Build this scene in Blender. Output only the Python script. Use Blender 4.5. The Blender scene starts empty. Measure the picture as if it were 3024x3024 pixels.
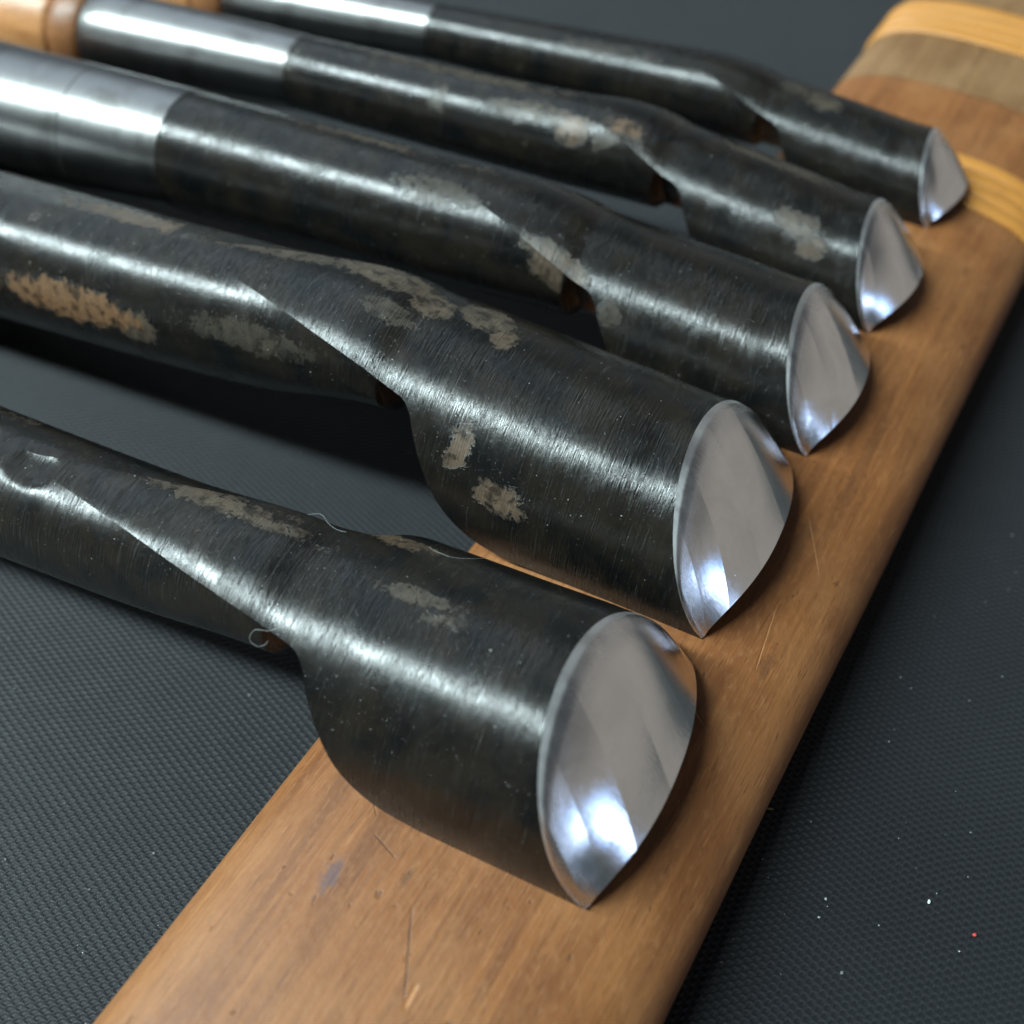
import bpy, math, random
import numpy as np

S = 0.001                      # everything below is written in millimetres
H = 16.0                       # top of the wooden sheath above the mat
rng = random.Random(7)
scene = bpy.context.scene
COL = scene.collection

# ------------------------------------------------------------------ camera
cam_d = bpy.data.cameras.new("camera")
cam = bpy.data.objects.new("camera", cam_d)
COL.objects.link(cam)
cam.location = (0, 0, 116 * S)
cam.rotation_euler = (math.radians(90 - 52.84), 0, 0)
cam_d.sensor_width = 36
cam_d.lens = 36 * 3000 / 3024
cam_d.clip_start = 0.005
cam_d.clip_end = 50
cam_d.dof.use_dof = True
cam_d.dof.focus_distance = 112 * S
cam_d.dof.aperture_fstop = 15.0
scene.camera = cam

# ------------------------------------------------------------------ room light
world = bpy.data.worlds.new("World")
scene.world = world
world.use_nodes = True
wn = world.node_tree
wn.nodes.clear()
w_out = wn.nodes.new("ShaderNodeOutputWorld")
w_bg = wn.nodes.new("ShaderNodeBackground")
w_tc = wn.nodes.new("ShaderNodeTexCoord")
w_sep = wn.nodes.new("ShaderNodeSeparateXYZ")
wn.links.new(w_tc.outputs["Generated"], w_sep.inputs[0])


def w_step(sock, a, b, c=0.0, d=1.0):
    m = wn.nodes.new("ShaderNodeMapRange")
    m.interpolation_type = "SMOOTHSTEP"
    wn.links.new(sock, m.inputs[0])
    for i_, v_ in enumerate((a, b, c, d)):
        m.inputs[i_ + 1].default_value = v_
    return m.outputs[0]


def w_mul(a, b):
    m = wn.nodes.new("ShaderNodeMath"); m.operation = "MULTIPLY"
    wn.links.new(a, m.inputs[0]); wn.links.new(b, m.inputs[1])
    return m.outputs[0]


def w_mix(f_, a, colour):
    m = wn.nodes.new("ShaderNodeMix"); m.data_type = "RGBA"
    wn.links.new(f_, m.inputs[0])
    if isinstance(a, tuple):
        m.inputs[6].default_value = (*a, 1)
    else:
        wn.links.new(a, m.inputs[6])
    m.inputs[7].default_value = (*colour, 1)
    return m.outputs[2]


# a dim room: warm lit wall on the right, cool pale wall at the back, dark ceiling
up_band = w_step(w_sep.outputs[2], 0.62, 0.25)
w_col = w_mix(w_mul(w_step(w_sep.outputs[1], 0.25, 0.85), up_band), (0.040, 0.042, 0.045), (0.10, 0.122, 0.140))
w_col = w_mix(w_mul(w_step(w_sep.outputs[0], 0.15, 0.75), up_band), w_col, (0.205, 0.192, 0.176))
wn.links.new(w_col, w_bg.inputs[0])
w_bg.inputs[1].default_value = 1.0
wn.links.new(w_bg.outputs[0], w_out.inputs[0])


def area(name, loc, target, sx, sy, power, color):
    d = bpy.data.lights.new(name, "AREA")
    d.shape = "RECTANGLE"
    d.size, d.size_y = sx, sy
    d.energy = power
    d.color = color
    o = bpy.data.objects.new(name, d)
    COL.objects.link(o)
    o.location = loc
    v = np.array(target) - np.array(loc)
    from mathutils import Vector
    o.rotation_euler = Vector(v).to_track_quat("-Z", "Y").to_euler()
    return o


# strip lamp overhead on the left, window behind on the left, window far off on the right
lamp = area("ceiling_lamp", (-1.18, 0.08, 1.34), (0, 0.1, 0), 1.6, 0.15, 60, (0.80, 0.98, 1.0))
from mathutils import Matrix, Vector
zax = Vector((-1.18, -0.02, 1.34)).normalized()
xax = Vector((math.cos(math.radians(-25)), math.sin(math.radians(-25)), 0))
xax = (xax - zax * xax.dot(zax)).normalized()
yax = zax.cross(xax)
lamp.rotation_euler = Matrix((xax, yax, zax)).transposed().to_euler()
area("window_left", (-1.15, 1.75, 1.75), (0, 0.1, 0), 1.9, 1.7, 12, (0.72, 0.88, 1.0))
area("window_right", (2.2, -1.75, 0.36), (0, 0.1, 0), 0.80, 0.60, 2.4, (0.22, 0.48, 1.0))
area("window_right_pane", (2.18, -1.72, 0.30), (0, 0.1, 0), 0.10, 0.30, 1.3, (0.80, 0.90, 1.0))

vs = scene.view_settings
vs.view_transform = "Standard"
vs.look = "None"
vs.exposure = 0.62
vs.gamma = 1.0
scene.render.engine = "CYCLES"


# ------------------------------------------------------------------ helpers
def mesh_obj(name, verts, faces, mat, parent=None, uvs=None, smooth=True):
    me = bpy.data.meshes.new(name)
    me.from_pydata([tuple(float(c) * S for c in v) for v in verts], [], faces)
    if uvs is not None:
        lay = me.uv_layers.new(name="UVMap")
        for li, loop in enumerate(me.loops):
            lay.data[li].uv = uvs[loop.vertex_index]
    if smooth:
        me.polygons.foreach_set("use_smooth", [True] * len(me.polygons))
    me.materials.append(mat)
    me.update()
    o = bpy.data.objects.new(name, me)
    COL.objects.link(o)
    if parent:
        o.parent = parent
    return o


def grid_faces(n, m, base=0, closed=False):
    f = []
    for i in range(n - 1):
        for j in range(m if closed else m - 1):
            a = base + i * m + j
            b = base + i * m + (j + 1) % m
            f.append((a, b, b + m, a + m))
    return f


def pchip(xs, ys):
    xs = np.array(xs, float); ys = np.array(ys, float)
    o = np.argsort(xs); xs = xs[o]; ys = ys[o]
    h = np.diff(xs); d = np.diff(ys) / h
    m = np.zeros(len(xs))
    m[0], m[-1] = d[0], d[-1]
    for i in range(1, len(xs) - 1):
        if d[i - 1] * d[i] > 0:
            w1 = 2 * h[i] + h[i - 1]; w2 = h[i] + 2 * h[i - 1]
            m[i] = (w1 + w2) / (w1 / d[i - 1] + w2 / d[i])

    def fn(x):
        x = min(max(x, xs[0]), xs[-1])
        i = min(max(int(np.searchsorted(xs, x)) - 1, 0), len(xs) - 2)
        t = (x - xs[i]) / h[i]
        return float((2*t**3 - 3*t*t + 1) * ys[i] + (t**3 - 2*t*t + t) * h[i] * m[i]
                     + (-2*t**3 + 3*t*t) * ys[i+1] + (t**3 - t*t) * h[i] * m[i+1])
    return fn


def sstep(a, b, x):
    t = min(max((x - a) / (b - a), 0), 1)
    return t * t * (3 - 2 * t)


class NT:
    """tiny node-tree builder"""
    def __init__(self, name):
        self.mat = bpy.data.materials.new(name)
        self.mat.use_nodes = True
        self.t = self.mat.node_tree
        self.b = self.t.nodes["Principled BSDF"]
        self.out = self.t.nodes["Material Output"]

    def n(self, kind, **kw):
        nd = self.t.nodes.new("ShaderNode" + kind)
        for k, v in kw.items():
            setattr(nd, k, v)
        return nd

    def put(self, sock, v):
        if hasattr(v, "is_output") or isinstance(v, bpy.types.NodeSocket):
            self.t.links.new(v, sock)
        else:
            sock.default_value = v

    def math(self, op, a, b=0.0, c=0.0, clamp=False):
        nd = self.n("Math", operation=op, use_clamp=clamp)
        self.put(nd.inputs[0], a); self.put(nd.inputs[1], b)
        if op in ("MULTIPLY_ADD", "SMOOTH_MIN", "SMOOTH_MAX"):
            self.put(nd.inputs[2], c)
        return nd.outputs[0]

    def noise(self, vec, scale, detail=3, rough=0.5, dist=0.0, dim="3D", w=0.0):
        nd = self.n("TexNoise", noise_dimensions=dim)
        self.put(nd.inputs["Vector"], vec)
        nd.inputs["Scale"].default_value = scale
        nd.inputs["Detail"].default_value = detail
        nd.inputs["Roughness"].default_value = rough
        nd.inputs["Distortion"].default_value = dist
        if dim == "4D":
            nd.inputs["W"].default_value = w
        return nd.outputs[0]

    def mapping(self, vec, scale=(1, 1, 1), loc=(0, 0, 0), rot=(0, 0, 0)):
        nd = self.n("Mapping")
        self.put(nd.inputs[0], vec)
        nd.inputs["Scale"].default_value = scale
        nd.inputs["Location"].default_value = loc
        nd.inputs["Rotation"].default_value = rot
        return nd.outputs[0]

    def range(self, v, a, b, c=0.0, d=1.0):
        nd = self.n("MapRange", interpolation_type="SMOOTHSTEP")
        self.put(nd.inputs[0], v)
        nd.inputs[1].default_value = a; nd.inputs[2].default_value = b
        nd.inputs[3].default_value = c; nd.inputs[4].default_value = d
        return nd.outputs[0]

    def mix(self, fac, a, b, mode="MIX"):
        nd = self.n("Mix", data_type="RGBA", blend_type=mode)
        self.put(nd.inputs[0], fac)
        self.put(nd.inputs[6], a if not isinstance(a, tuple) else (*a, 1))
        self.put(nd.inputs[7], b if not isinstance(b, tuple) else (*b, 1))
        return nd.outputs[2]

    def bump(self, height, strength, dist, normal=None):
        nd = self.n("Bump")
        self.put(nd.inputs["Height"], height)
        nd.inputs["Strength"].default_value = strength
        nd.inputs["Distance"].default_value = dist
        if normal is not None:
            self.put(nd.inputs["Normal"], normal)
        return nd.outputs[0]

    def set(self, **kw):
        names = dict(color="Base Color", metallic="Metallic", rough="Roughness",
                     spec="Specular IOR Level", normal="Normal", aniso="Anisotropic",
                     coat="Coat Weight", coat_rough="Coat Roughness", sheen="Sheen Weight")
        for k, v in kw.items():
            if isinstance(v, tuple):
                v = (*v, 1)
            self.put(self.b.inputs[names[k]], v)
        return self.mat


def uv_of(nt):
    return nt.n("TexCoord").outputs["UV"]


def obj_mm(nt):
    return nt.mapping(nt.n("TexCoord").outputs["Object"], (1000, 1000, 1000))


# ------------------------------------------------------------------ materials
def black_steel(name, seed, patches, worn):
    """blackened forged steel; UV is in millimetres along and around the tool"""
    k = NT(name)
    uv = uv_of(k)
    off = k.mapping(uv, (1, 1, 1), (seed * 37.1, seed * 11.3, 0))
    sep = k.n("SeparateXYZ"); k.put(sep.inputs[0], uv)
    u, v = sep.outputs[0], sep.outputs[1]
    n_big = k.noise(off, 0.16, 5, 0.62, 0.3)
    n_edge = k.noise(off, 0.55, 6, 0.7, 0.6)
    n_fine = k.noise(off, 2.2, 4, 0.65)
    scr = k.noise(k.mapping(off, (4.2, 0.13, 1)), 1.0, 2, 0.6)
    scr2 = k.noise(k.mapping(off, (8, 0.28, 1), (9, 5, 0)), 1.0, 2, 0.6)
    # worn spots with a place of their own
    mask = None
    wob = k.math("MULTIPLY_ADD", k.math("SUBTRACT", n_edge, 0.5), 4.2,
                 k.math("MULTIPLY", k.math("SUBTRACT", n_fine, 0.5), 1.5))
    rust = None
    for (pu, pv, ru, rv, strength, orange) in patches:
        du = k.math("DIVIDE", k.math("SUBTRACT", u, pu), ru)
        dv = k.math("DIVIDE", k.math("SUBTRACT", v, pv), rv)
        d = k.math("SQRT", k.math("ADD", k.math("MULTIPLY", du, du), k.math("MULTIPLY", dv, dv)))
        d = k.math("ADD", k.math("MULTIPLY", k.math("SUBTRACT", d, 1.0), min(ru, rv)), wob)
        m = k.range(d, 0.30, -0.22, 0.0, strength)
        mask = m if mask is None else k.math("MAXIMUM", mask, m)
        if orange > 0:
            r_ = k.math("MULTIPLY", m, orange)
            rust = r_ if rust is None else k.math("MAXIMUM", rust, r_)
    gen = k.math("ADD", n_big, k.math("MULTIPLY", k.math("SUBTRACT", n_fine, 0.5), 0.25))
    gen = k.range(gen, worn, worn + 0.05, 0.0, 0.55)
    gen = k.math("MULTIPLY", gen, k.range(u, -24.0, -44.0))
    mask = gen if mask is None else k.math("MAXIMUM", mask, gen)
    n_mot = k.noise(k.mapping(off, (1, 1, 1), (3.3, 8.8, 0)), 0.6, 4, 0.6, 0.4)
    mask = k.math("MULTIPLY", mask, k.range(n_mot, 0.36, 0.54, 0.22, 0.9))
    tan = k.mix(k.range(n_edge, 0.35, 0.65), (0.050, 0.043, 0.034), (0.105, 0.084, 0.060))
    if rust is not None:
        rc_ = k.mix(k.range(n_fine, 0.3, 0.7), (0.115, 0.055, 0.024), (0.215, 0.115, 0.056))
        rc_ = k.mix(k.range(v, -150.0, -190.0), rc_, (0.42, 0.17, 0.045))      # bare orange rust inside the notch, colour brightened to offset the shade there
        tan = k.mix(rust, tan, rc_)
    black = k.mix(k.range(n_big, 0.3, 0.7), (0.0035, 0.004, 0.0042), (0.013, 0.010, 0.007))
    grit = k.math("MULTIPLY_ADD", scr2, 0.5, k.math("MULTIPLY", scr, 0.5))
    sparkle = k.range(grit, 0.55, 0.66)
    black = k.mix(k.math("MULTIPLY", sparkle, k.range(n_edge, 0.4, 0.65, 0.1, 0.6)), black, (0.045, 0.047, 0.048))
    dust = k.range(k.noise(off, 2.6, 1, 0.4), 0.775, 0.80)
    col = k.mix(mask, black, tan)
    col = k.mix(k.math("MULTIPLY", dust, 0.8), col, (0.30, 0.31, 0.31))
    smear = k.noise(k.mapping(off, (0.22, 0.18, 1), (2, 7, 0)), 1.0, 4, 0.6, 0.8)
    rough = k.math("ADD", k.range(smear, 0.32, 0.68, 0.15, 0.23), k.math("MULTIPLY", grit, 0.10))
    rough = k.math("ADD", rough, k.math("MULTIPLY", mask, 0.22))
    hgt = k.math("MULTIPLY", k.math("SUBTRACT", k.math("ADD", k.math("MULTIPLY", scr, 0.6), k.math("MULTIPLY", scr2, 0.6)), 0.6), k.range(smear, 0.35, 0.65, 0.7, 1.15))
    pits = k.range(k.noise(off, 3.2, 2, 0.5), 0.64, 0.76)
    hgt = k.math("SUBTRACT", hgt, k.math("MULTIPLY", pits, 0.22))
    hgt = k.math("SUBTRACT", hgt, k.math("MULTIPLY", mask, 0.3))
    nrm = k.bump(hgt, 1.0, 0.00015)
    return k.set(color=col, rough=rough, metallic=0.0, spec=0.44, normal=nrm)


def polished_steel(name, seed):
    k = NT(name)
    uv = uv_of(k)
    off = k.mapping(uv, (1, 1, 1), (seed * 5.1, seed * 3.7, 0))
    fine = k.noise(k.mapping(off, (0.5, 7, 1), (0, 0, 0), (0, 0, 0.30)), 1.0, 3, 0.6)
    haze = k.noise(off, 0.20, 4, 0.6, 0.5)
    pit = k.range(k.noise(off, 3.0, 2, 0.5), 0.66, 0.74)
    sep = k.n("SeparateXYZ"); k.put(sep.inputs[0], uv)
    ground = k.math("MAXIMUM", k.range(sep.outputs[1], -11, -17), k.range(sep.outputs[0], 3.4, 1.6))   # coarser stone marks at the heel and near corner
    rough = k.math("ADD", k.range(haze, 0.35, 0.7, 0.08, 0.19), k.math("MULTIPLY", ground, 0.14))
    rough = k.math("ADD", rough, k.range(sep.outputs[0], 0.8, 0.4, 0.0, 0.18))
    h = k.math("MULTIPLY", fine, k.math("MULTIPLY_ADD", ground, 1.6, 0.9))
    h = k.math("ADD", h, k.math("MULTIPLY", k.noise(off, 0.45, 3, 0.5), 0.8))
    h = k.math("SUBTRACT", h, k.math("MULTIPLY", pit, 0.25))
    facet = k.math("PINGPONG", k.math("MULTIPLY_ADD", sep.outputs[1], 0.9, k.math("MULTIPLY_ADD", sep.outputs[0], 0.55, seed * 3.1)), 5.5)
    nrm = k.bump(facet, 1.0, 0.00004)
    nrm = k.bump(h, 0.24, 0.00007, nrm)
    col = k.mix(k.range(haze, 0.3, 0.75), (0.70, 0.71, 0.72), (0.82, 0.82, 0.82))
    return k.set(color=col, metallic=1.0, rough=rough, normal=nrm)


def ferrule_steel(name):
    k = NT(name)
    uv = uv_of(k)
    br = k.noise(k.mapping(uv, (8, 0.3, 1)), 1.0, 3, 0.6)
    tarn = k.noise(uv, 0.12, 5, 0.65, 0.5)
    col = k.mix(br, (0.16, 0.16, 0.160), (0.23, 0.225, 0.22))
    col = k.mix(k.range(tarn, 0.45, 0.7, 0, 0.55), col, (0.09, 0.085, 0.08))
    return k.set(color=col, metallic=1.0, rough=k.range(br, 0.2, 0.8, 0.28, 0.38),
                 normal=k.bump(br, 0.08, 0.00004))


def wood(name, c_dark, c_mid, c_light, axis, rough0=0.42, stains=(), scratches=()):
    """axis: which object axis the grain runs along"""
    k = NT(name)
    p = obj_mm(k)
    st = {"x": (0.035, 0.55, 0.55), "x_fine": (0.16, 3.2, 3.2)}
    g1 = k.noise(k.mapping(p, st["x"]), 1.0, 4, 0.55, 0.8)
    g2 = k.noise(k.mapping(p, st["x_fine"]), 1.0, 4, 0.65, 0.2)
    blot = k.noise(p, 0.06, 4, 0.55)
    fleck = k.noise(k.mapping(p, (0.9, 1.6, 1.6)), 1.0, 4, 0.6)
    pore = k.range(k.noise(k.mapping(p, (0.30, 3.6, 3.6), (4, 2, 1)), 1.0, 2, 0.5), 0.63, 0.76)
    c = k.mix(k.range(g1, 0.3, 0.7), c_dark, c_mid)
    c = k.mix(k.math("MULTIPLY", k.range(blot, 0.40, 0.70), 0.55), c, c_light)
    line = k.noise(k.mapping(p, (0.012, 1.5, 1.5), (1, 5, 3)), 1.0, 5, 0.7, 0.25)
    c = k.mix(k.math("MULTIPLY", k.range(line, 0.46, 0.66), 0.38), c, c_dark)
    c = k.mix(k.math("MULTIPLY", k.range(g2, 0.48, 0.72), 0.35), c, c_dark)
    c = k.mix(k.math("MULTIPLY", k.range(fleck, 0.50, 0.72), 0.28), c, c_light)
    c = k.mix(k.math("MULTIPLY", pore, 0.55), c, tuple(x * 0.45 for x in c_dark))
    for q_, (rot_, o_) in enumerate(((0.7, 3.0), (-0.5, 9.0), (1.35, 17.0))):
        sc_ = k.range(k.noise(k.mapping(p, (0.22, 4.5, 0.2), (o_, o_ * 2, 0), (0, 0, rot_)), 1.0, 1, 0.4), 0.70, 0.745)
        c = k.mix(k.math("MULTIPLY", sc_, 0.5), c, c_light if q_ != 1 else tuple(x_ * 0.4 for x_ in c_dark))
    nicks = k.range(k.noise(k.mapping(p, (0.45, 0.9, 0.9), (7, 1, 4)), 1.0, 2, 0.5), 0.70, 0.77)
    c = k.mix(k.math("MULTIPLY", nicks, 0.55), c, tuple(x_ * 0.5 for x_ in c_dark))
    sep = k.n("SeparateXYZ"); k.put(sep.inputs[0], p)
    x, y = sep.outputs[0], sep.outputs[1]
    wob = k.math("MULTIPLY", k.math("SUBTRACT", k.noise(p, 0.9, 4, 0.6), 0.5), 2.2)
    for (sx, sy, rx, ry, colr, amt) in stains:
        du = k.math("DIVIDE", k.math("SUBTRACT", x, sx), rx)
        dv = k.math("DIVIDE", k.math("SUBTRACT", y, sy), ry)
        d = k.math("ADD", k.math("SQRT", k.math("ADD", k.math("MULTIPLY", du, du), k.math("MULTIPLY", dv, dv))), wob)
        c = k.mix(k.range(d, 1.1, 0.3, 0.0, amt), c, colr)
    hgt = k.math("SUBTRACT", k.math("ADD", k.math("MULTIPLY", g2, 0.7), k.math("MULTIPLY", fleck, 0.8)), k.math("MULTIPLY", nicks, 1.2))
    for (x0, y0, x1, y1, wd, amt) in scratches:
        L = math.hypot(x1 - x0, y1 - y0)
        ux, uy = (x1 - x0) / L, (y1 - y0) / L
        dx = k.math("SUBTRACT", x, x0); dy = k.math("SUBTRACT", y, y0)
        t = k.math("ADD", k.math("MULTIPLY", dx, ux), k.math("MULTIPLY", dy, uy))
        s = k.math("ABSOLUTE", k.math("ADD", k.math("ADD", k.math("MULTIPLY", dx, -uy), k.math("MULTIPLY", dy, ux)),
                                      k.math("MULTIPLY", wob, 0.06)))
        m = k.math("MULTIPLY", k.range(s, wd, wd * 0.3),
                   k.math("MULTIPLY", k.range(t, 0, L * 0.25), k.range(t, L, L * 0.75)))
        c = k.mix(k.math("MULTIPLY", m, abs(amt)), c, tuple(q * 0.35 for q in c_dark) if amt > 0 else tuple(min(1, q * 1.5) for q in c_light))
        hgt = k.math("SUBTRACT", hgt, k.math("MULTIPLY", m, 1.6))
    rough = k.range(fleck, 0.3, 0.7, rough0 - 0.06, rough0 + 0.10)
    return k.set(color=c, rough=rough, spec=0.36, normal=k.bump(hgt, 0.45, 0.00014))


def mat_fabric():
    """woven black mat: rows of short raised stitches, about 0.9 mm apart"""
    k = NT("woven_mat")
    p = k.mapping(obj_mm(k), (1, 1, 1), (0, 0, 0), (0, 0, math.radians(-9)))
    warp = k.noise(p, 0.05, 2, 0.5)
    sep = k.n("SeparateXYZ"); k.put(sep.inputs[0], p)
    u = k.math("DIVIDE", sep.outputs[0], 1.0)
    v = k.math("DIVIDE", k.math("ADD", sep.outputs[1], k.math("MULTIPLY", warp, 1.6)), 0.72)
    row = k.math("FLOOR", v)
    wave = k.math("SINE", k.math("MULTIPLY", k.math("ADD", u, k.math("MULTIPLY", row, 0.5)), 2 * math.pi))
    wave2 = k.math("COSINE", k.math("MULTIPLY", k.math("ADD", u, k.math("MULTIPLY", row, 0.5)), 2 * math.pi))
    fv = k.math("FRACT", v)
    fz = k.math("ADD", fv, k.math("MULTIPLY", wave, 0.15))
    rid = k.math("MAXIMUM", k.math("SINE", k.math("MULTIPLY", fz, math.pi)), 0.0)
    bump = k.math("MULTIPLY", k.math("POWER", rid, 1.9), k.math("MULTIPLY_ADD", wave2, 0.15, 0.85))
    fine = k.noise(p, 5.0, 3, 0.6)
    big = k.noise(p, 0.03, 3, 0.5)
    hgt = k.math("ADD", k.math("MULTIPLY", bump, k.range(k.noise(p, 0.22, 4, 0.6), 0.3, 0.7, 0.85, 1.1)), k.math("MULTIPLY", fine, 0.4))
    col = k.mix(k.math("MULTIPLY", bump, 0.7), (0.0028, 0.0034, 0.0046), (0.0125, 0.0148, 0.0185))
    col = k.mix(k.math("MULTIPLY", k.range(big, 0.35, 0.7), 0.3), col, (0.0085, 0.0100, 0.0118))
    lint = k.range(k.noise(p, 1.3, 1, 0.3), 0.815, 0.83)
    col = k.mix(k.math("MULTIPLY", lint, 0.5), col, (0.3, 0.31, 0.32))
    return k.set(color=col, rough=k.range(fine, 0.3, 0.7, 0.50, 0.66), spec=0.30, sheen=0.10,
                 normal=k.bump(hgt, 0.7, 0.0002))


def plain(name, color, rough=0.6, metallic=0.0):
    k = NT(name)
    p = obj_mm(k)
    n = k.noise(p, 1.5, 3, 0.6)
    c = k.mix(k.math("MULTIPLY", n, 0.5), color, tuple(q * 0.6 for q in color))
    return k.set(color=c, rough=rough, metallic=metallic)


def rattan(name):
    k = NT(name)
    uv = uv_of(k)
    g = k.noise(k.mapping(uv, (0.25, 4.0, 1)), 1.0, 4, 0.6)
    b = k.noise(uv, 0.25, 4, 0.6)
    c = k.mix(g, (0.33, 0.125, 0.022), (0.54, 0.245, 0.050))
    c = k.mix(k.range(b, 0.60, 0.72, 0, 0.75), c, (0.20, 0.085, 0.03))
    return k.set(color=c, rough=0.42, spec=0.5, normal=k.bump(g, 0.4, 0.0001))


# ------------------------------------------------------------------ the mat
M_MAT = mat_fabric()
n = 41
mv, mf = [], []
for i in range(n):
    for j in range(n):
        mv.append((-900 + 1800 * i / (n - 1), -500 + 1800 * j / (n - 1), 0))
o = mesh_obj("mat", mv, grid_faces(n, n), M_MAT)
for poly in o.data.polygons:
    poly.flip()
o["kind"] = "structure"

# ------------------------------------------------------------------ wooden sheath
BAR_A = math.radians(58.0)
bar_n0 = -21.2
SH = bpy.data.objects.new("wooden_sheath", None)
COL.objects.link(SH)
bx, by = math.cos(BAR_A), math.sin(BAR_A)
# local x runs along the sheath, local y to its left
SH.location = (by * bar_n0 * S, -bx * bar_n0 * S, 0)
SH.rotation_euler = (0, 0, BAR_A)
SH["label"] = "brown wooden sheath bound with rattan, lying under the five gouge tips"
SH["category"] = "sheath"
HW, HT = 23.0, 8.0


def sheath_section(m, grow=0.0, expo=2.7):
    pts = []
    for j in range(m):
        a = 2 * math.pi * j / m
        c, s_ = math.cos(a), math.sin(a)
        y = (HW + grow) * math.copysign(abs(c) ** (2 / expo), c)
        z = HT + (HT + min(grow, 0.0) + max(grow, 0) * (1 if s_ > 0 else 0.0)) * math.copysign(abs(s_) ** (2 / expo), s_)
        pts.append((y, z))
    return pts


def sheath_part(name, x0, x1, mat, steps, r_in=0.25):
    m = 96
    base = sheath_section(m)
    xs = [x0, x0 + 0.04, x0 + 0.15] + list(np.linspace(x0 + 2, x1 - 2, steps)) + [x1 - 0.15, x1 - 0.04, x1]
    shrink = [0.12, 0.04, 0.0] + [0] * steps + [0.0, 0.04, 0.12]
    vv = []
    for x, sh in zip(xs, shrink):
        for (y, z) in base:
            k = 1 - sh / 12
            wv = 0.10 * math.sin(x * 0.11 + y * 0.2) + 0.07 * math.sin(x * 0.043 + 1.3)
            vv.append((x, y * k + wv * (0.6 if abs(y) > 12 else 0.2), HT + (z - HT) * k + (wv * 0.3 if z > HT else 0)))
    f = grid_faces(len(xs), m, 0, True)
    c0 = len(vv); vv.append((xs[0], 0, HT)); vv.append((xs[-1], 0, HT))
    last = (len(xs) - 1) * m
    for j in range(m):
        f.append((c0, (j + 1) % m, j))
        f.append((c0 + 1, last + j, last + (j + 1) % m))
    return mesh_obj(name, vv, f, mat, SH)


M_WOOD = wood("sheath_wood", (0.140, 0.050, 0.016), (0.228, 0.086, 0.026), (0.310, 0.140, 0.052), "x", 0.48,
              stains=[(17.5, 10.5, 2.6, 1.0, (0.085, 0.055, 0.060), 0.75), (21, 4.0, 1.4, 0.6, (0.10, 0.045, 0.02), 0.6),
                      (62, -16, 3.0, 1.0, (0.09, 0.035, 0.015), 0.6), (78, -13, 9, 1.2, (0.10, 0.042, 0.016), 0.5),
                      (52, -12, 4, 2.0, (0.12, 0.05, 0.02), 0.5), (96, -15, 12, 1.0, (0.09, 0.036, 0.014), 0.5),
                      (38, -14, 5, 1.5, (0.11, 0.048, 0.02), 0.5)],
              scratches=[(19.5, 2.2, 11.5, -2.5, 0.13, 0.8), (14, -2.4, 11.2, -2.6, 0.3, -0.6), (13, -6, 8, -13, 0.14, 0.6),
                         (23, 9.5, 22, 5.8, 0.12, 0.6), (28.5, 9.0, 25.5, 6.6, 0.15, -0.7), (30, 14.5, 28, 13.2, 0.15, -0.6),
                         (12, -4, 7, -2.0, 0.10, 0.5), (26, 12, 24.5, 10.2, 0.10, 0.5), (70, -14, 60, -15.5, 0.12, -0.4),
                         (84, -12, 76, -17, 0.10, -0.5), (54, -9, 51, -14, 0.10, -0.5)])
M_WOOD2 = wood("sheath_end_wood", (0.135, 0.066, 0.026), (0.20, 0.105, 0.044), (0.27, 0.155, 0.075), "x", 0.5)
sheath_part("body", -60, 187.5, M_WOOD, 60)
sheath_part("end_piece", 188.1, 300, M_WOOD2, 30)
M_RATTAN = rattan("rattan")


def rattan_band(x0, x1, count, seed):
    r = random.Random(seed)
    m = 120
    wdt = (x1 - x0) / count
    band = None
    for q in range(count):
        xc = x0 + (q + 0.5) * wdt
        prof = 9
        vv, uu = [], []
        sec = sheath_section(m, 0.0)
        ph = r.random() * 6
        for j, (y, z) in enumerate(sec):
            a = 2 * math.pi * j / m
            ny, nz = y / HW, (z - HT) / HT
            ln = math.hypot(ny / HW, nz / HT) + 1e-9
            ny, nz = (ny / HW) / ln, (nz / HT) / ln
            wob = 0.15 * math.sin(3 * a + ph) + 0.09 * math.sin(7 * a + 2 * ph)
            for i in range(prof):
                t = math.pi * i / (prof - 1)
                off = 0.05 + (0.75 + 0.1 * math.sin(5 * a + ph)) * math.sin(t) ** 0.7
                if z < 0.4:
                    off *= 0.05
                vv.append((xc - math.cos(t) * wdt * 0.5 + wob, y + ny * off, z + nz * off))
                uu.append((a * 22, xc - math.cos(t) * wdt * 0.5))
        f = []
        for j in range(m):
            for i in range(prof - 1):
                a0 = j * prof + i; b0 = ((j + 1) % m) * prof + i
                f.append((a0, a0 + 1, b0 + 1, b0))
        if band is None:
            band = mesh_obj("rattan_band", vv, f, M_RATTAN, SH, uu)
        else:
            mesh_obj("strand", vv, f, M_RATTAN, band, uu)


rattan_band(155.0, 168.0, 4, 3)
rattan_band(205.5, 219.5, 4, 5)

# ------------------------------------------------------------------ gouges
BK = 1.3        # how far the corners of the edge fall back behind x = 0
NT_ = 49       # points across the outer arc
NB_ = 49       # points across the underside


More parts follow.
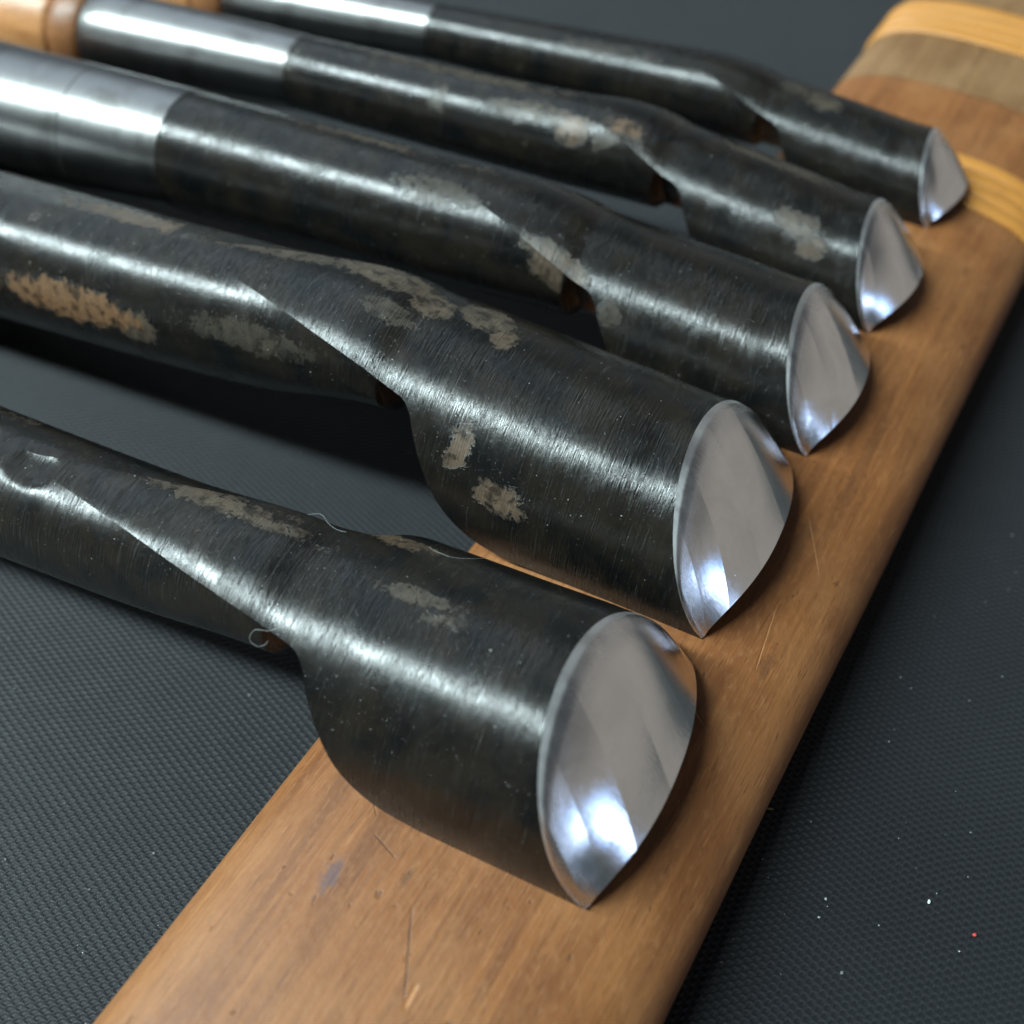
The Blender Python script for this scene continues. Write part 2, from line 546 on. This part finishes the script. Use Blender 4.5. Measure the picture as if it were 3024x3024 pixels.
def section(P, x):
    """outer arc (near corner to far corner) and underside (same order) at x"""
    fn = P["fn"]
    yc, zc, zt = fn["yc"](x), fn["zc"](x), fn["zt"](x)
    sag = max(zt - zc, 1e-3)
    R = (yc * yc + sag * sag) / (2 * sag)
    half = math.asin(min(yc / R, 1.0))
    if sag > yc:
        half = math.pi - half
    top = []
    for i in range(NT_):
        a = half * (2 * i / (NT_ - 1) - 1)
        top.append((R * math.sin(a), zt - R + R * math.cos(a), R * a))
    rs, zs = fn["rs"](x), fn["zs"](x)
    phi = math.atan2(yc, zc - zs)
    rr = math.hypot(yc, zc - zs)
    nx = P["notch"]
    core = sstep(nx - 1.4, nx - 0.2, x)          # the shank ends in a recessed stump ...
    b = sstep(nx + 4.5, nx + 10.0, x)            # ... that runs out into the hollow of the blade
    fade = sstep(-20, -5, x)
    thick = P["wall"] * (1 - 0.8 * fade)
    yq, zq = yc - thick * math.sin(half), zc - thick * math.cos(half) * (1 - fade)
    rise = (zt - zq - P["wall"] * 1.1) * (1 - fade) + (zt - zc) * 0.30 * fade
    bot = []
    for i in range(NB_):
        t = i / (NB_ - 1)
        a = -phi - (2 * math.pi - 2 * phi) * t
        e = min(t, 1 - t)
        q = sstep(0, 0.12, e)
        rc = rs * (1 - 0.46 * core)
        r_ = rr + (rs - rr) * q
        cy, cz = r_ * math.sin(a), zs + r_ * math.cos(a)
        if cz < zs:
            cz = zs + (cz - zs) * (1 - P.get("thin", 0.24) * sstep(nx - 26, nx, x))
        ky, kz = rc * math.sin(a), zs - (rs - rc) * (0.9 if P.get("thin") == 0.0 else 0.55) + rc * math.cos(a) * 0.95
        if e < 0.10:
            w_ = e / 0.10
            ky, kz = math.copysign(yc, -(0.5 - t)) * (1 - w_) + ky * w_, zc * (1 - w_) + kz * w_
        cy, cz = cy + (ky - cy) * core, cz + (kz - cz) * core
        if e < 0.10:
            w_ = e / 0.10
            hy = math.copysign(yc + (yq - yc) * w_, t - 0.5)
            hz = zc + (zq - zc) * w_
        else:
            hy = -yq * math.cos(math.pi * (t - 0.10) / 0.80)
            hz = zq + rise * math.sqrt(max(0.0, 1 - (hy / yq) ** 2))
        y = cy + (hy - cy) * b
        z = cz + (hz - cz) * b
        bot.append((y, z, -R * half - t * (2 * math.pi - 2 * phi) * rs - 200 * core))
    return top, bot


def prepare(P):
    W2 = P["W"] / 2
    nx = P["notch"]
    L1 = P["L1"]
    re = P["ridge_end"]
    back = P["fer"][0]
    rs0, rs1 = P["rs"]
    zs0, zsm, zs1 = P["zs"]
    rs = pchip([nx + 20, nx, re, back], [rs0, rs0, (rs0 + rs1) / 2, rs1])
    phi0 = P.get("phi", 60)
    pn = math.radians(phi0)
    top = H + P["hb"]
    nt = top + P.get("rise", 0.0)
    zcrest = lambda x: top + (nt - top) * min(max(x / nx, 0), 1) ** 1.5
    hb1 = zcrest(-L1) - H
    R = (W2 * W2 + hb1 ** 2) / (2 * hb1)
    full = math.acos(1 - hb1 / R)
    ny = rs0 * math.sin(pn)
    tn = math.asin(ny / R)
    zs0 = nt - R * (1 - math.cos(tn)) - rs0 * math.cos(pn)
    zs = pchip([nx + 20, nx, nx - 20, back], [zs0, zs0, zsm, zs1])
    xs, yc, zc, zt = [], [], [], []

    def add(x, a, b, c):
        xs.append(x); yc.append(a); zc.append(b); zt.append(c)
    add(2, W2, H, top)
    add(-4, W2, H, top)
    add(-L1 * 0.5, W2, H, zcrest(-L1 * 0.5))
    f = (nx + L1)
    th = pchip([0, 0.2, 0.45, 0.66, 0.84, 1.0], [full + (tn - full) * q for q in (0, 0.06, 0.27, 0.62, 0.95, 1)])
    for t in np.linspace(0, 1, 15):
        a = th(t)
        zz = zcrest(-L1 + f * t)
        add(-L1 + f * t, R * math.sin(a), zz - R + R * math.cos(a), zz)
    sf0 = R * (1 - math.cos(tn)) / (rs0 * (1 - math.cos(pn)))
    for t, q in ((0.1, 0.87), (0.22, 0.72), (0.40, 0.50), (0.60, 0.30), (0.80, 0.14), (1.0, 0.04)):
        x = nx + (re - nx) * t
        a = math.radians(phi0 * q)
        sf = sf0 + (1 - sf0) * t ** 0.85
        zz = zs(x) + rs(x) * math.cos(a)
        add(x, rs(x) * math.sin(a), zz, zz + max(rs(x) * (1 - math.cos(a)) * sf, 0.01))
    add(back, rs(back) * math.sin(math.radians(3)), zs(back) + rs(back) * math.cos(math.radians(3)), zs(back) + rs(back))
    P["fn"] = dict(yc=pchip(xs, yc), zc=pchip(xs, zc), zt=pchip(xs, zt), rs=rs, zs=zs)


def rows(P):
    nx, re = P["notch"], P["ridge_end"]
    r = list(np.arange(0, -16, -1.0)) + list(np.arange(-16, nx + 6, -0.8)) + list(np.arange(nx + 6, nx - 6, -0.3))
    r += list(np.arange(nx - 6, re, -0.45)) + [re]
    return r


def blade_points(P):
    """grids of the outer surface and of the underside, tip to ridge end"""
    A = P["A"]; nose = P["nose"]
    T, B, UT, UB = [], [], [], []
    for x in rows(P):
        top, bot = section(P, x)
        k = max(0.0, 1 + x / 18.0)
        z0, zt = P["fn"]["zc"](x), P["fn"]["zt"](x)
        T.append([(x - (BK + (A - BK) * max((z - z0) / (zt - z0), 0) ** 0.8) * k, y, z) for (y, z, v) in top])
        UT.append([(x - (BK + (A - BK) * max((z - z0) / (zt - z0), 0) ** 0.8) * k, v) for (y, z, v) in top])
        yc = P["fn"]["yc"](x)
        B.append([(x + (nose - (nose + BK) * min(abs(y) / yc, 1) ** 2.3) * k, y, z) for (y, z, v) in bot])
        UB.append([(x, v) for (y, z, v) in bot])
    return T, B, UT, UB


def lathe(name, prof, mat, parent, m=64, cz=None, close=True):
    """prof: list of (x, radius); axis height from cz(x)"""
    vv, uu = [], []
    for (x, r) in prof:
        for j in range(m):
            a = 2 * math.pi * j / m
            vv.append((x, r * math.sin(a), cz(x) + r * math.cos(a)))
            uu.append((x, 8 * abs(math.pi - a)))
    f = grid_faces(len(prof), m, 0, True)
    if close:
        f.append(tuple(range(m)))
        f.append(tuple(reversed(range((len(prof) - 1) * m, len(prof) * m))))
    o = mesh_obj(name, vv, f, mat, parent, uu)
    bm_fix(o)
    return o


def bm_fix(o):
    import bmesh
    bm = bmesh.new(); bm.from_mesh(o.data)
    bmesh.ops.recalc_face_normals(bm, faces=bm.faces)
    bm.to_mesh(o.data); bm.free()


G = [
    dict(label="widest black gouge, nearest the camera, with a deep nick on its shank",
         W=30.0, hb=15.6, near=(7.3, 28.1), yaw=-25, L1=19, notch=-39, ridge_end=-80, A=10.6, nose=2.3, wall=3.2,
         rise=-1.4, phi=68, rs=(7.6, 8.9), zs=(0, 22.8, 19.6), fer=(-112, -152), fr=(9.1, 10.8),
         patches=[(-27, 1.5, 3.6, 0.9, 0.75, 0), (-23.5, 0.2, 1.6, 0.6, 0.7, 0), (-33, 9, 4, 1.2, 0.8, 0.4), (-51, 3.2, 9, 1.1, 0.85, 0.15), (-62, 4.5, 12, 0.8, 0.7, 0.3), (-70, 6, 14, 1.0, 0.6, 0.2), (-35.5, -215, 3.2, 8.0, 1.0, 1.0)], worn=0.70),
    dict(label="second nearest black gouge, its shank blotched with large tan worn patches",
         W=30.0, hb=15.8, near=(21.7, 57.7), yaw=-26, L1=26, notch=-44.5, ridge_end=-82, A=9.8, nose=2.6, wall=2.4,
         rise=2.6, phi=76, rs=(9.0, 10.4), zs=(0, 26.0, 20.0), fer=(-122, -160), fr=(10.9, 12.0),
         patches=[(-93, -12.4, 11, 2.6, 1.0, 0.9), (-82, -13.0, 3.4, 2.2, 0.9, 0.12), (-86, 2.5, 14, 1.6, 0.8, 0.35), (-70, 4.0, 12, 2.0, 0.7, 0.1), (-64, -10, 9, 1.8, 0.42, 0), (-51, 5.0, 7, 2.6, 0.9, 0.1), (-44.5, 3.3, 2.6, 2.4, 0.9, 0.15), (-38, 5.5, 3.5, 3.0, 0.85, 0.1), (-34.5, 2.5, 1.5, 1.8, 0.9, 0.2), (-48, -1.0, 3, 1.6, 0.6, 0), (-33.5, -12.5, 1.3, 2.6, 1.0, 0.25), (-27.5, -16.5, 3.0, 1.6, 1.0, 0.25), (-40.5, -216, 4.2, 9.0, 1.0, 1.0)], worn=0.66),
    dict(label="middle black gouge of the five, its steel collar marked with a fine joint line",
         W=24.5, hb=13.7, near=(38.1, 84.7), yaw=-25, L1=20, notch=-36.3, ridge_end=-66, A=8.5, nose=2.6, wall=2.2,
         thin=0.0, rise=2.2, phi=74, rs=(8.2, 9.0), zs=(0, 26.0, 24.6), fer=(-103, -150), fr=(9.15, 10.8),
         patches=[(-38.5, -8.6, 4, 2.6, 0.9, 0.2), (-41, -7, 3, 1.6, 0.8, 0.1), (-30.5, -11, 1.4, 2.0, 0.45, 0), (-68, 2.5, 12, 0.9, 0.7, 0.3), (-58, -4, 6, 2.0, 0.5, 0), (-33.5, -215, 2.2, 6.0, 1.0, 1.0)], worn=0.67),
    dict(label="fourth gouge from the camera, black with bright collar and orange wooden handle",
         W=20.5, hb=12.3, near=(51.0, 107.7), yaw=-27.5, L1=20, notch=-36, ridge_end=-62, A=7.3, nose=2.6, wall=2.0,
         thin=0.0, rise=3.2, phi=74, rs=(7.2, 6.0), zs=(0, 25.4, 23.0), fer=(-104, -148), fr=(5.95, 7.8),
         patches=[(-15.5, -6.6, 3.0, 1.8, 0.7, 0.2), (-12.5, -9.0, 1.8, 1.6, 0.8, 0.35), (-51, -5.4, 2.6, 2.2, 0.9, 0.5), (-43.5, -3.4, 2.6, 1.4, 0.9, 0.6), (-58, -4, 7, 1.6, 0.7, 0.1), (-72, 1, 16, 1.5, 0.6, 0.1), (-22, 3, 8, 1.6, 0.5, 0.2), (-32, -214, 2.6, 5.0, 1.0, 0.6)], worn=0.62),
    dict(label="smallest and farthest black gouge, its tip beside the rattan band of the sheath",
         W=17.5, hb=10.0, near=(65.1, 131.5), yaw=-27, L1=18, notch=-30.5, ridge_end=-58, A=5.9, nose=2.2, wall=1.8,
         thin=0.0, rise=2.0, phi=74, rs=(6.4, 4.8), zs=(0, 23.2, 21.2), fer=(-94, -138), fr=(4.7, 6.3),
         patches=[(-23, -0.6, 3.0, 1.8, 0.7, 0.05), (-28, 0.5, 2.5, 1.5, 0.5, 0), (-60, -3, 8, 1.4, 0.4, 0)], worn=0.68),
]
for P in G:
    _a = math.radians(P["yaw"])
    P["near"] = (P["near"][0] + 0.9 * math.cos(_a), P["near"][1] + 0.9 * math.sin(_a))
    prepare(P)
#@GEOM_END
M_FER = ferrule_steel("collar_steel")
M_HANDLE = wood("handle_wood", (0.36, 0.155, 0.055), (0.50, 0.235, 0.09), (0.60, 0.32, 0.14), "x", 0.35)
M_RING = wood("handle_ring_wood", (0.17, 0.068, 0.026), (0.25, 0.105, 0.04), (0.32, 0.15, 0.06), "x", 0.38)


def build_gouge(idx, P):
    a = math.radians(P["yaw"])
    nx_, ny_ = -math.sin(a), math.cos(a)
    root = bpy.data.objects.new("gouge", None)
    COL.objects.link(root)
    root.location = ((P["near"][0] + nx_ * P["W"] / 2) * S, (P["near"][1] + ny_ * P["W"] / 2) * S, 0)
    root.rotation_euler = (0, 0, a)
    root["label"] = P["label"]
    root["category"] = "gouge"
    root["group"] = "black forged gouges laid side by side on the sheath"
    mat = black_steel("black_steel_%d" % idx, idx + 1, P["patches"], P["worn"])
    T, B, UT, UB = blade_points(P)
    # blade ------------------------------------------------------------
    vv = [p for r in T for p in r]; uu = [p for r in UT for p in r]
    f = grid_faces(len(T), NT_)
    b0 = len(vv)
    vv += [p for r in B for p in r]; uu += [p for r in UB for p in r]
    f += [tuple(reversed(q)) for q in grid_faces(len(B), NB_, b0)]
    if idx == 0:
        zt_ = P["fn"]["zt"](-74.5)
        for i, (x, y, z) in enumerate(vv):      # old hammer nick on the shank: a scoop and a flat cut beside it
            cx_, cy_, r_ = -74.2, -1.0, 5.6
            cz_ = zt_ + r_ - 0.75
            if z < zt_ - 4 or x > -66:
                continue
            d2 = r_ * r_ - (x - cx_) ** 2 / 1.5 - (y - cy_) ** 2
            if d2 > 0:
                z = min(z, cz_ - math.sqrt(d2))
            vv[i] = (x, y, z)
    blade = mesh_obj("blade", vv, f, mat, root, uu)
    # bevel ------------------------------------------------------------
    heel = T[0]
    edge = B[0]
    M = 22
    vv, uu = [], []
    ex = np.array((1.0, 0, 0))
    for r in range(M):
        t = r / (M - 1)
        for j in range(NT_):
            h = np.array(heel[j]); e_ = np.array(edge[j])
            L = np.linalg.norm(e_ - h)
            nrm = np.array((0, heel[j][1], heel[j][2] - H * 0.985 + 1e-6)); nrm /= np.linalg.norm(nrm)
            out = ex * 0.75 + nrm * 0.66
            rim = 0.055 * min(t / 0.09, 1) - 0.055 * sstep(0.09, 1, t)
            p = h + (e_ - h) * t + out * L * (P.get("bulge", 0.03) * math.sin(math.pi * t) + rim * 0.5)
            vv.append(tuple(p)); uu.append((t * 12, UT[0][j][1]))
    f = [tuple(reversed(q)) for q in grid_faces(M, NT_)]
    bev = mesh_obj("bevel", vv, f, polished_steel("polished_bevel_%d" % idx, idx + 2), root, uu)
    bev["label"] = "polished steel bevel"
    # shank behind the ridge, back to the collar -------------------------
    fn = P["fn"]
    x0, x1 = P["ridge_end"], P["fer"][0]
    vv, uu = [], []
    m = 72
    xs = np.linspace(x0 + 0.4, x1, 40)
    for x in xs:
        r, zc = fn["rs"](x), fn["zs"](x)
        for j in range(m):
            an = 2 * math.pi * j / m - math.pi
            vv.append((x, r * math.sin(an), zc + r * math.cos(an))); uu.append((x, r * an))
    mesh_obj("shank", vv, grid_faces(len(xs), m, 0, True), mat, root, uu)
    # collar, then the wooden handle lying on the mat ----------------------
    xa, xb = P["fer"]
    ra, rb = P["fr"]
    z_a = fn["zs"](xa)
    hr = rb * 1.28
    xe = xb - 105
    ang = (z_a - hr) / (xa - xe)

    def cz(x):
        return z_a - (xa - x) * ang
    ra = fn["rs"](xa) + 0.06
    prof = [(xa + 0.3, ra - 0.9), (xa + 0.28, ra - 0.05), (xa + 0.1, ra)]
    for t in np.linspace(0, 1, 12):
        prof.append((xa + (xb - xa) * t, ra + (rb - ra) * t ** 0.9))
    prof += [(xb - 0.5, rb - 0.25), (xb - 0.7, rb - 1.0)]
    fer = lathe("collar", prof, M_FER, root, 72, cz)
    if idx == 2:
        xj = -121.0
        rj = ra + (rb - ra) * ((xa - xj) / (xa - xb)) ** 0.9
        lathe("joint_line", [(xj - 0.12, rj), (xj - 0.1, rj + 0.02), (xj + 0.1, rj + 0.02), (xj + 0.12, rj)],
              plain("joint_dark", (0.02, 0.018, 0.016), 0.6), fer, 72, cz, False)
    ring = [(xb - 0.3, rb - 1.5), (xb - 0.4, rb - 0.35), (xb - 1.5, rb + 0.3), (xb - 4, rb + 0.75), (xb - 6.8, rb + 0.75), (xb - 7.6, rb + 0.2), (xb - 7.8, rb - 1)]
    hpart = [(xb - 7.3, rb - 1), (xb - 7.5, rb + 0.3), (xb - 9, rb + 0.7), (xb - 30, hr * 0.97), (xb - 70, hr), (xe + 4, hr), (xe + 1, hr * 0.93), (xe, hr * 0.7)]
    hd = lathe("handle", hpart, M_HANDLE, root, 64, cz)
    lathe("handle_shoulder", ring, M_RING, hd, 64, cz)
    return root


for i, P in enumerate(G):
    build_gouge(i, P)


# ------------------------------------------------------------------ lint and crumbs
def gouge_point(P, x, y, z):
    a = math.radians(P["yaw"])
    c, s_ = math.cos(a), math.sin(a)
    ox, oy = P["near"][0] - s_ * P["W"] / 2, P["near"][1] + c * P["W"] / 2
    return np.array((ox + x * c - y * s_, oy + x * s_ + y * c, z))


def tube(name, path, r, mat, label, cat, group=None):
    path = [np.array(p, float) for p in path]
    # Catmull-Rom refinement
    pts = []
    for i in range(len(path) - 1):
        p0, p1, p2, p3 = path[max(i - 1, 0)], path[i], path[i + 1], path[min(i + 2, len(path) - 1)]
        for t in np.linspace(0, 1, 6, endpoint=False):
            pts.append(0.5 * (2 * p1 + (p2 - p0) * t + (2 * p0 - 5 * p1 + 4 * p2 - p3) * t * t + (3 * p1 - p0 - 3 * p2 + p3) * t ** 3))
    pts.append(path[-1])
    o0 = pts[0].copy()
    vv = []
    m = 5
    for i, p in enumerate(pts):
        d = pts[min(i + 1, len(pts) - 1)] - pts[max(i - 1, 0)]
        d /= np.linalg.norm(d) + 1e-9
        a_ = np.cross(d, (0.3, 0.2, 0.93)); a_ /= np.linalg.norm(a_)
        b_ = np.cross(d, a_)
        rr = r * (1.0 if 0 < i < len(pts) - 1 else 0.4)
        for j in range(m):
            an = 2 * math.pi * j / m
            vv.append(p - o0 + a_ * rr * math.cos(an) + b_ * rr * math.sin(an))
    o = mesh_obj(name, vv, grid_faces(len(pts), m, 0, True), mat)
    o.location = tuple(o0 * S)
    o["label"] = label
    o["category"] = cat
    if group:
        o["group"] = group
    return o


M_LINT = plain("lint", (0.55, 0.58, 0.58), 0.8)
P1 = G[0]


def on_top(P, x, f, lift=0.12):
    """a point on the outer skin at x, f from -1 (near corner) to 1"""
    top, _ = section(P, x)
    y, z, _v = top[int(round((f + 1) / 2 * (NT_ - 1)))]
    n_ = np.array((0, y, z - P["fn"]["zs"](x))); n_ /= np.linalg.norm(n_)
    return gouge_point(P, x, y + n_[1] * lift, z + n_[2] * lift)


nx1 = P1["notch"]
c1 = on_top(P1, nx1 - 0.5, -1.0)
tube("lint_fibre", [c1 + np.array(q) for q in ((0.9, 0.0, 0.25), (0.2, -0.2, 0.15), (-0.7, 0.0, 0.05), (-1.3, 0.2, -0.3), (-1.8, -0.3, -0.7),
      (-1.7, -0.7, -1.2), (-1.0, -1.0, -1.5), (-0.3, -0.9, -1.3), (0.1, -0.8, -0.7))], 0.012, M_LINT,
     "curly white lint fibre caught at the neck of the nearest gouge", "fibre", "loose lint fibres")
tube("lint_fibre", [on_top(P1, x, f, l) for x, f, l in ((-43, 0.95, 0.1), (-41.8, 0.98, 0.5), (-40.6, 0.92, 0.25), (-39.4, 0.86, 0.12), (-38.2, 0.84, 0.3))],
     0.012, M_LINT, "wavy white lint fibre along the far edge of the nearest gouge's neck", "fibre", "loose lint fibres")
tube("lint_fibre", [on_top(P1, x, f, l) for x, f, l in ((-30, 0.60, 0.1), (-29, 0.50, 0.2), (-27, 0.46, 0.12), (-25.5, 0.5, 0.12), (-24.6, 0.57, 0.2))],
     0.012, M_LINT, "thin lint fibre lying on the far shoulder of the nearest gouge", "fibre", "loose lint fibres")


def crumb(name, loc, size, mat, label, cat, seed, group=None, stretch=(1, 1, 1)):
    r = random.Random(seed)
    import bmesh
    bm = bmesh.new()
    bmesh.ops.create_icosphere(bm, subdivisions=1, radius=1)
    for v in bm.verts:
        v.co *= r.uniform(0.65, 1.15)
    vv = [(v.co.x * size * stretch[0], v.co.y * size * stretch[1], v.co.z * size * stretch[2]) for v in bm.verts]
    ff = [tuple(v.index for v in f.verts) for f in bm.faces]
    bm.free()
    o = mesh_obj(name, vv, ff, mat, smooth=False)
    o.location = (loc[0] * S, loc[1] * S, (size * stretch[2] * 0.8 + 0.05) * S)
    o.rotation_euler = (0, 0, r.uniform(0, 6.3))
    o["label"] = label
    o["category"] = cat
    if group:
        o["group"] = group
    return o


crumb("red_crumb", (50.3, 30.1), 0.26, plain("red_bit", (0.62, 0.05, 0.04), 0.6), "tiny red crumb on the black mat at lower right", "crumb", 3, None, (0.8, 1.3, 0.7))
crumb("white_crumb", (46.2, 33.6), 0.24, plain("white_bit", (0.6, 0.66, 0.6), 0.7), "largest of the white crumbs on the mat, up left of the red one", "crumb", 4, None, (1.4, 0.8, 0.6))
crumb("wood_chip", (30.2, 44.2), 0.30, plain("chip_bit", (0.36, 0.27, 0.16), 0.7), "pale splinter on the mat beside the sheath's right edge", "splinter", 5, None, (1.6, 0.45, 0.4))
# fine dust nobody could count
M_DUST = plain("dust", (0.42, 0.44, 0.44), 0.8)
dv, df = [], []
r = random.Random(11)
spots = [(46.1, 52.6), (62.5, 61.5), (44.5, 40.7), (48.2, 28.4), (67.1, 74.7), (28.6, 26.1), (51.3, 36.3)]
spots += [(r.uniform(24, 75), r.uniform(15, 85)) for _ in range(46)]
spots += [(r.uniform(-75, -28), r.uniform(12, 70)) for _ in range(26)]
for (x, y) in spots:
    u_, w_ = (x * math.cos(BAR_A) + y * math.sin(BAR_A)), (x * math.sin(BAR_A) - y * math.cos(BAR_A)) - bar_n0
    if abs(w_) < HW + 2:
        continue
    q = r.uniform(0.04, 0.11) * (1.5 if r.random() < 0.12 else 1)
    b0 = len(dv)
    for d in ((1, 0, 0), (-1, 0, 0), (0, 1, 0), (0, -1, 0), (0, 0, 1), (0, 0, -1)):
        k_ = q * r.uniform(0.6, 1.6)
        dv.append((x + d[0] * k_, y + d[1] * k_, 0.1 + q + d[2] * q))
    for a_, b_ in ((0, 2), (2, 1), (1, 3), (3, 0)):
        df.append((b0 + a_, b0 + b_, b0 + 4)); df.append((b0 + b_, b0 + a_, b0 + 5))
o = mesh_obj("dust", dv, df, M_DUST, smooth=False)
o["kind"] = "stuff"
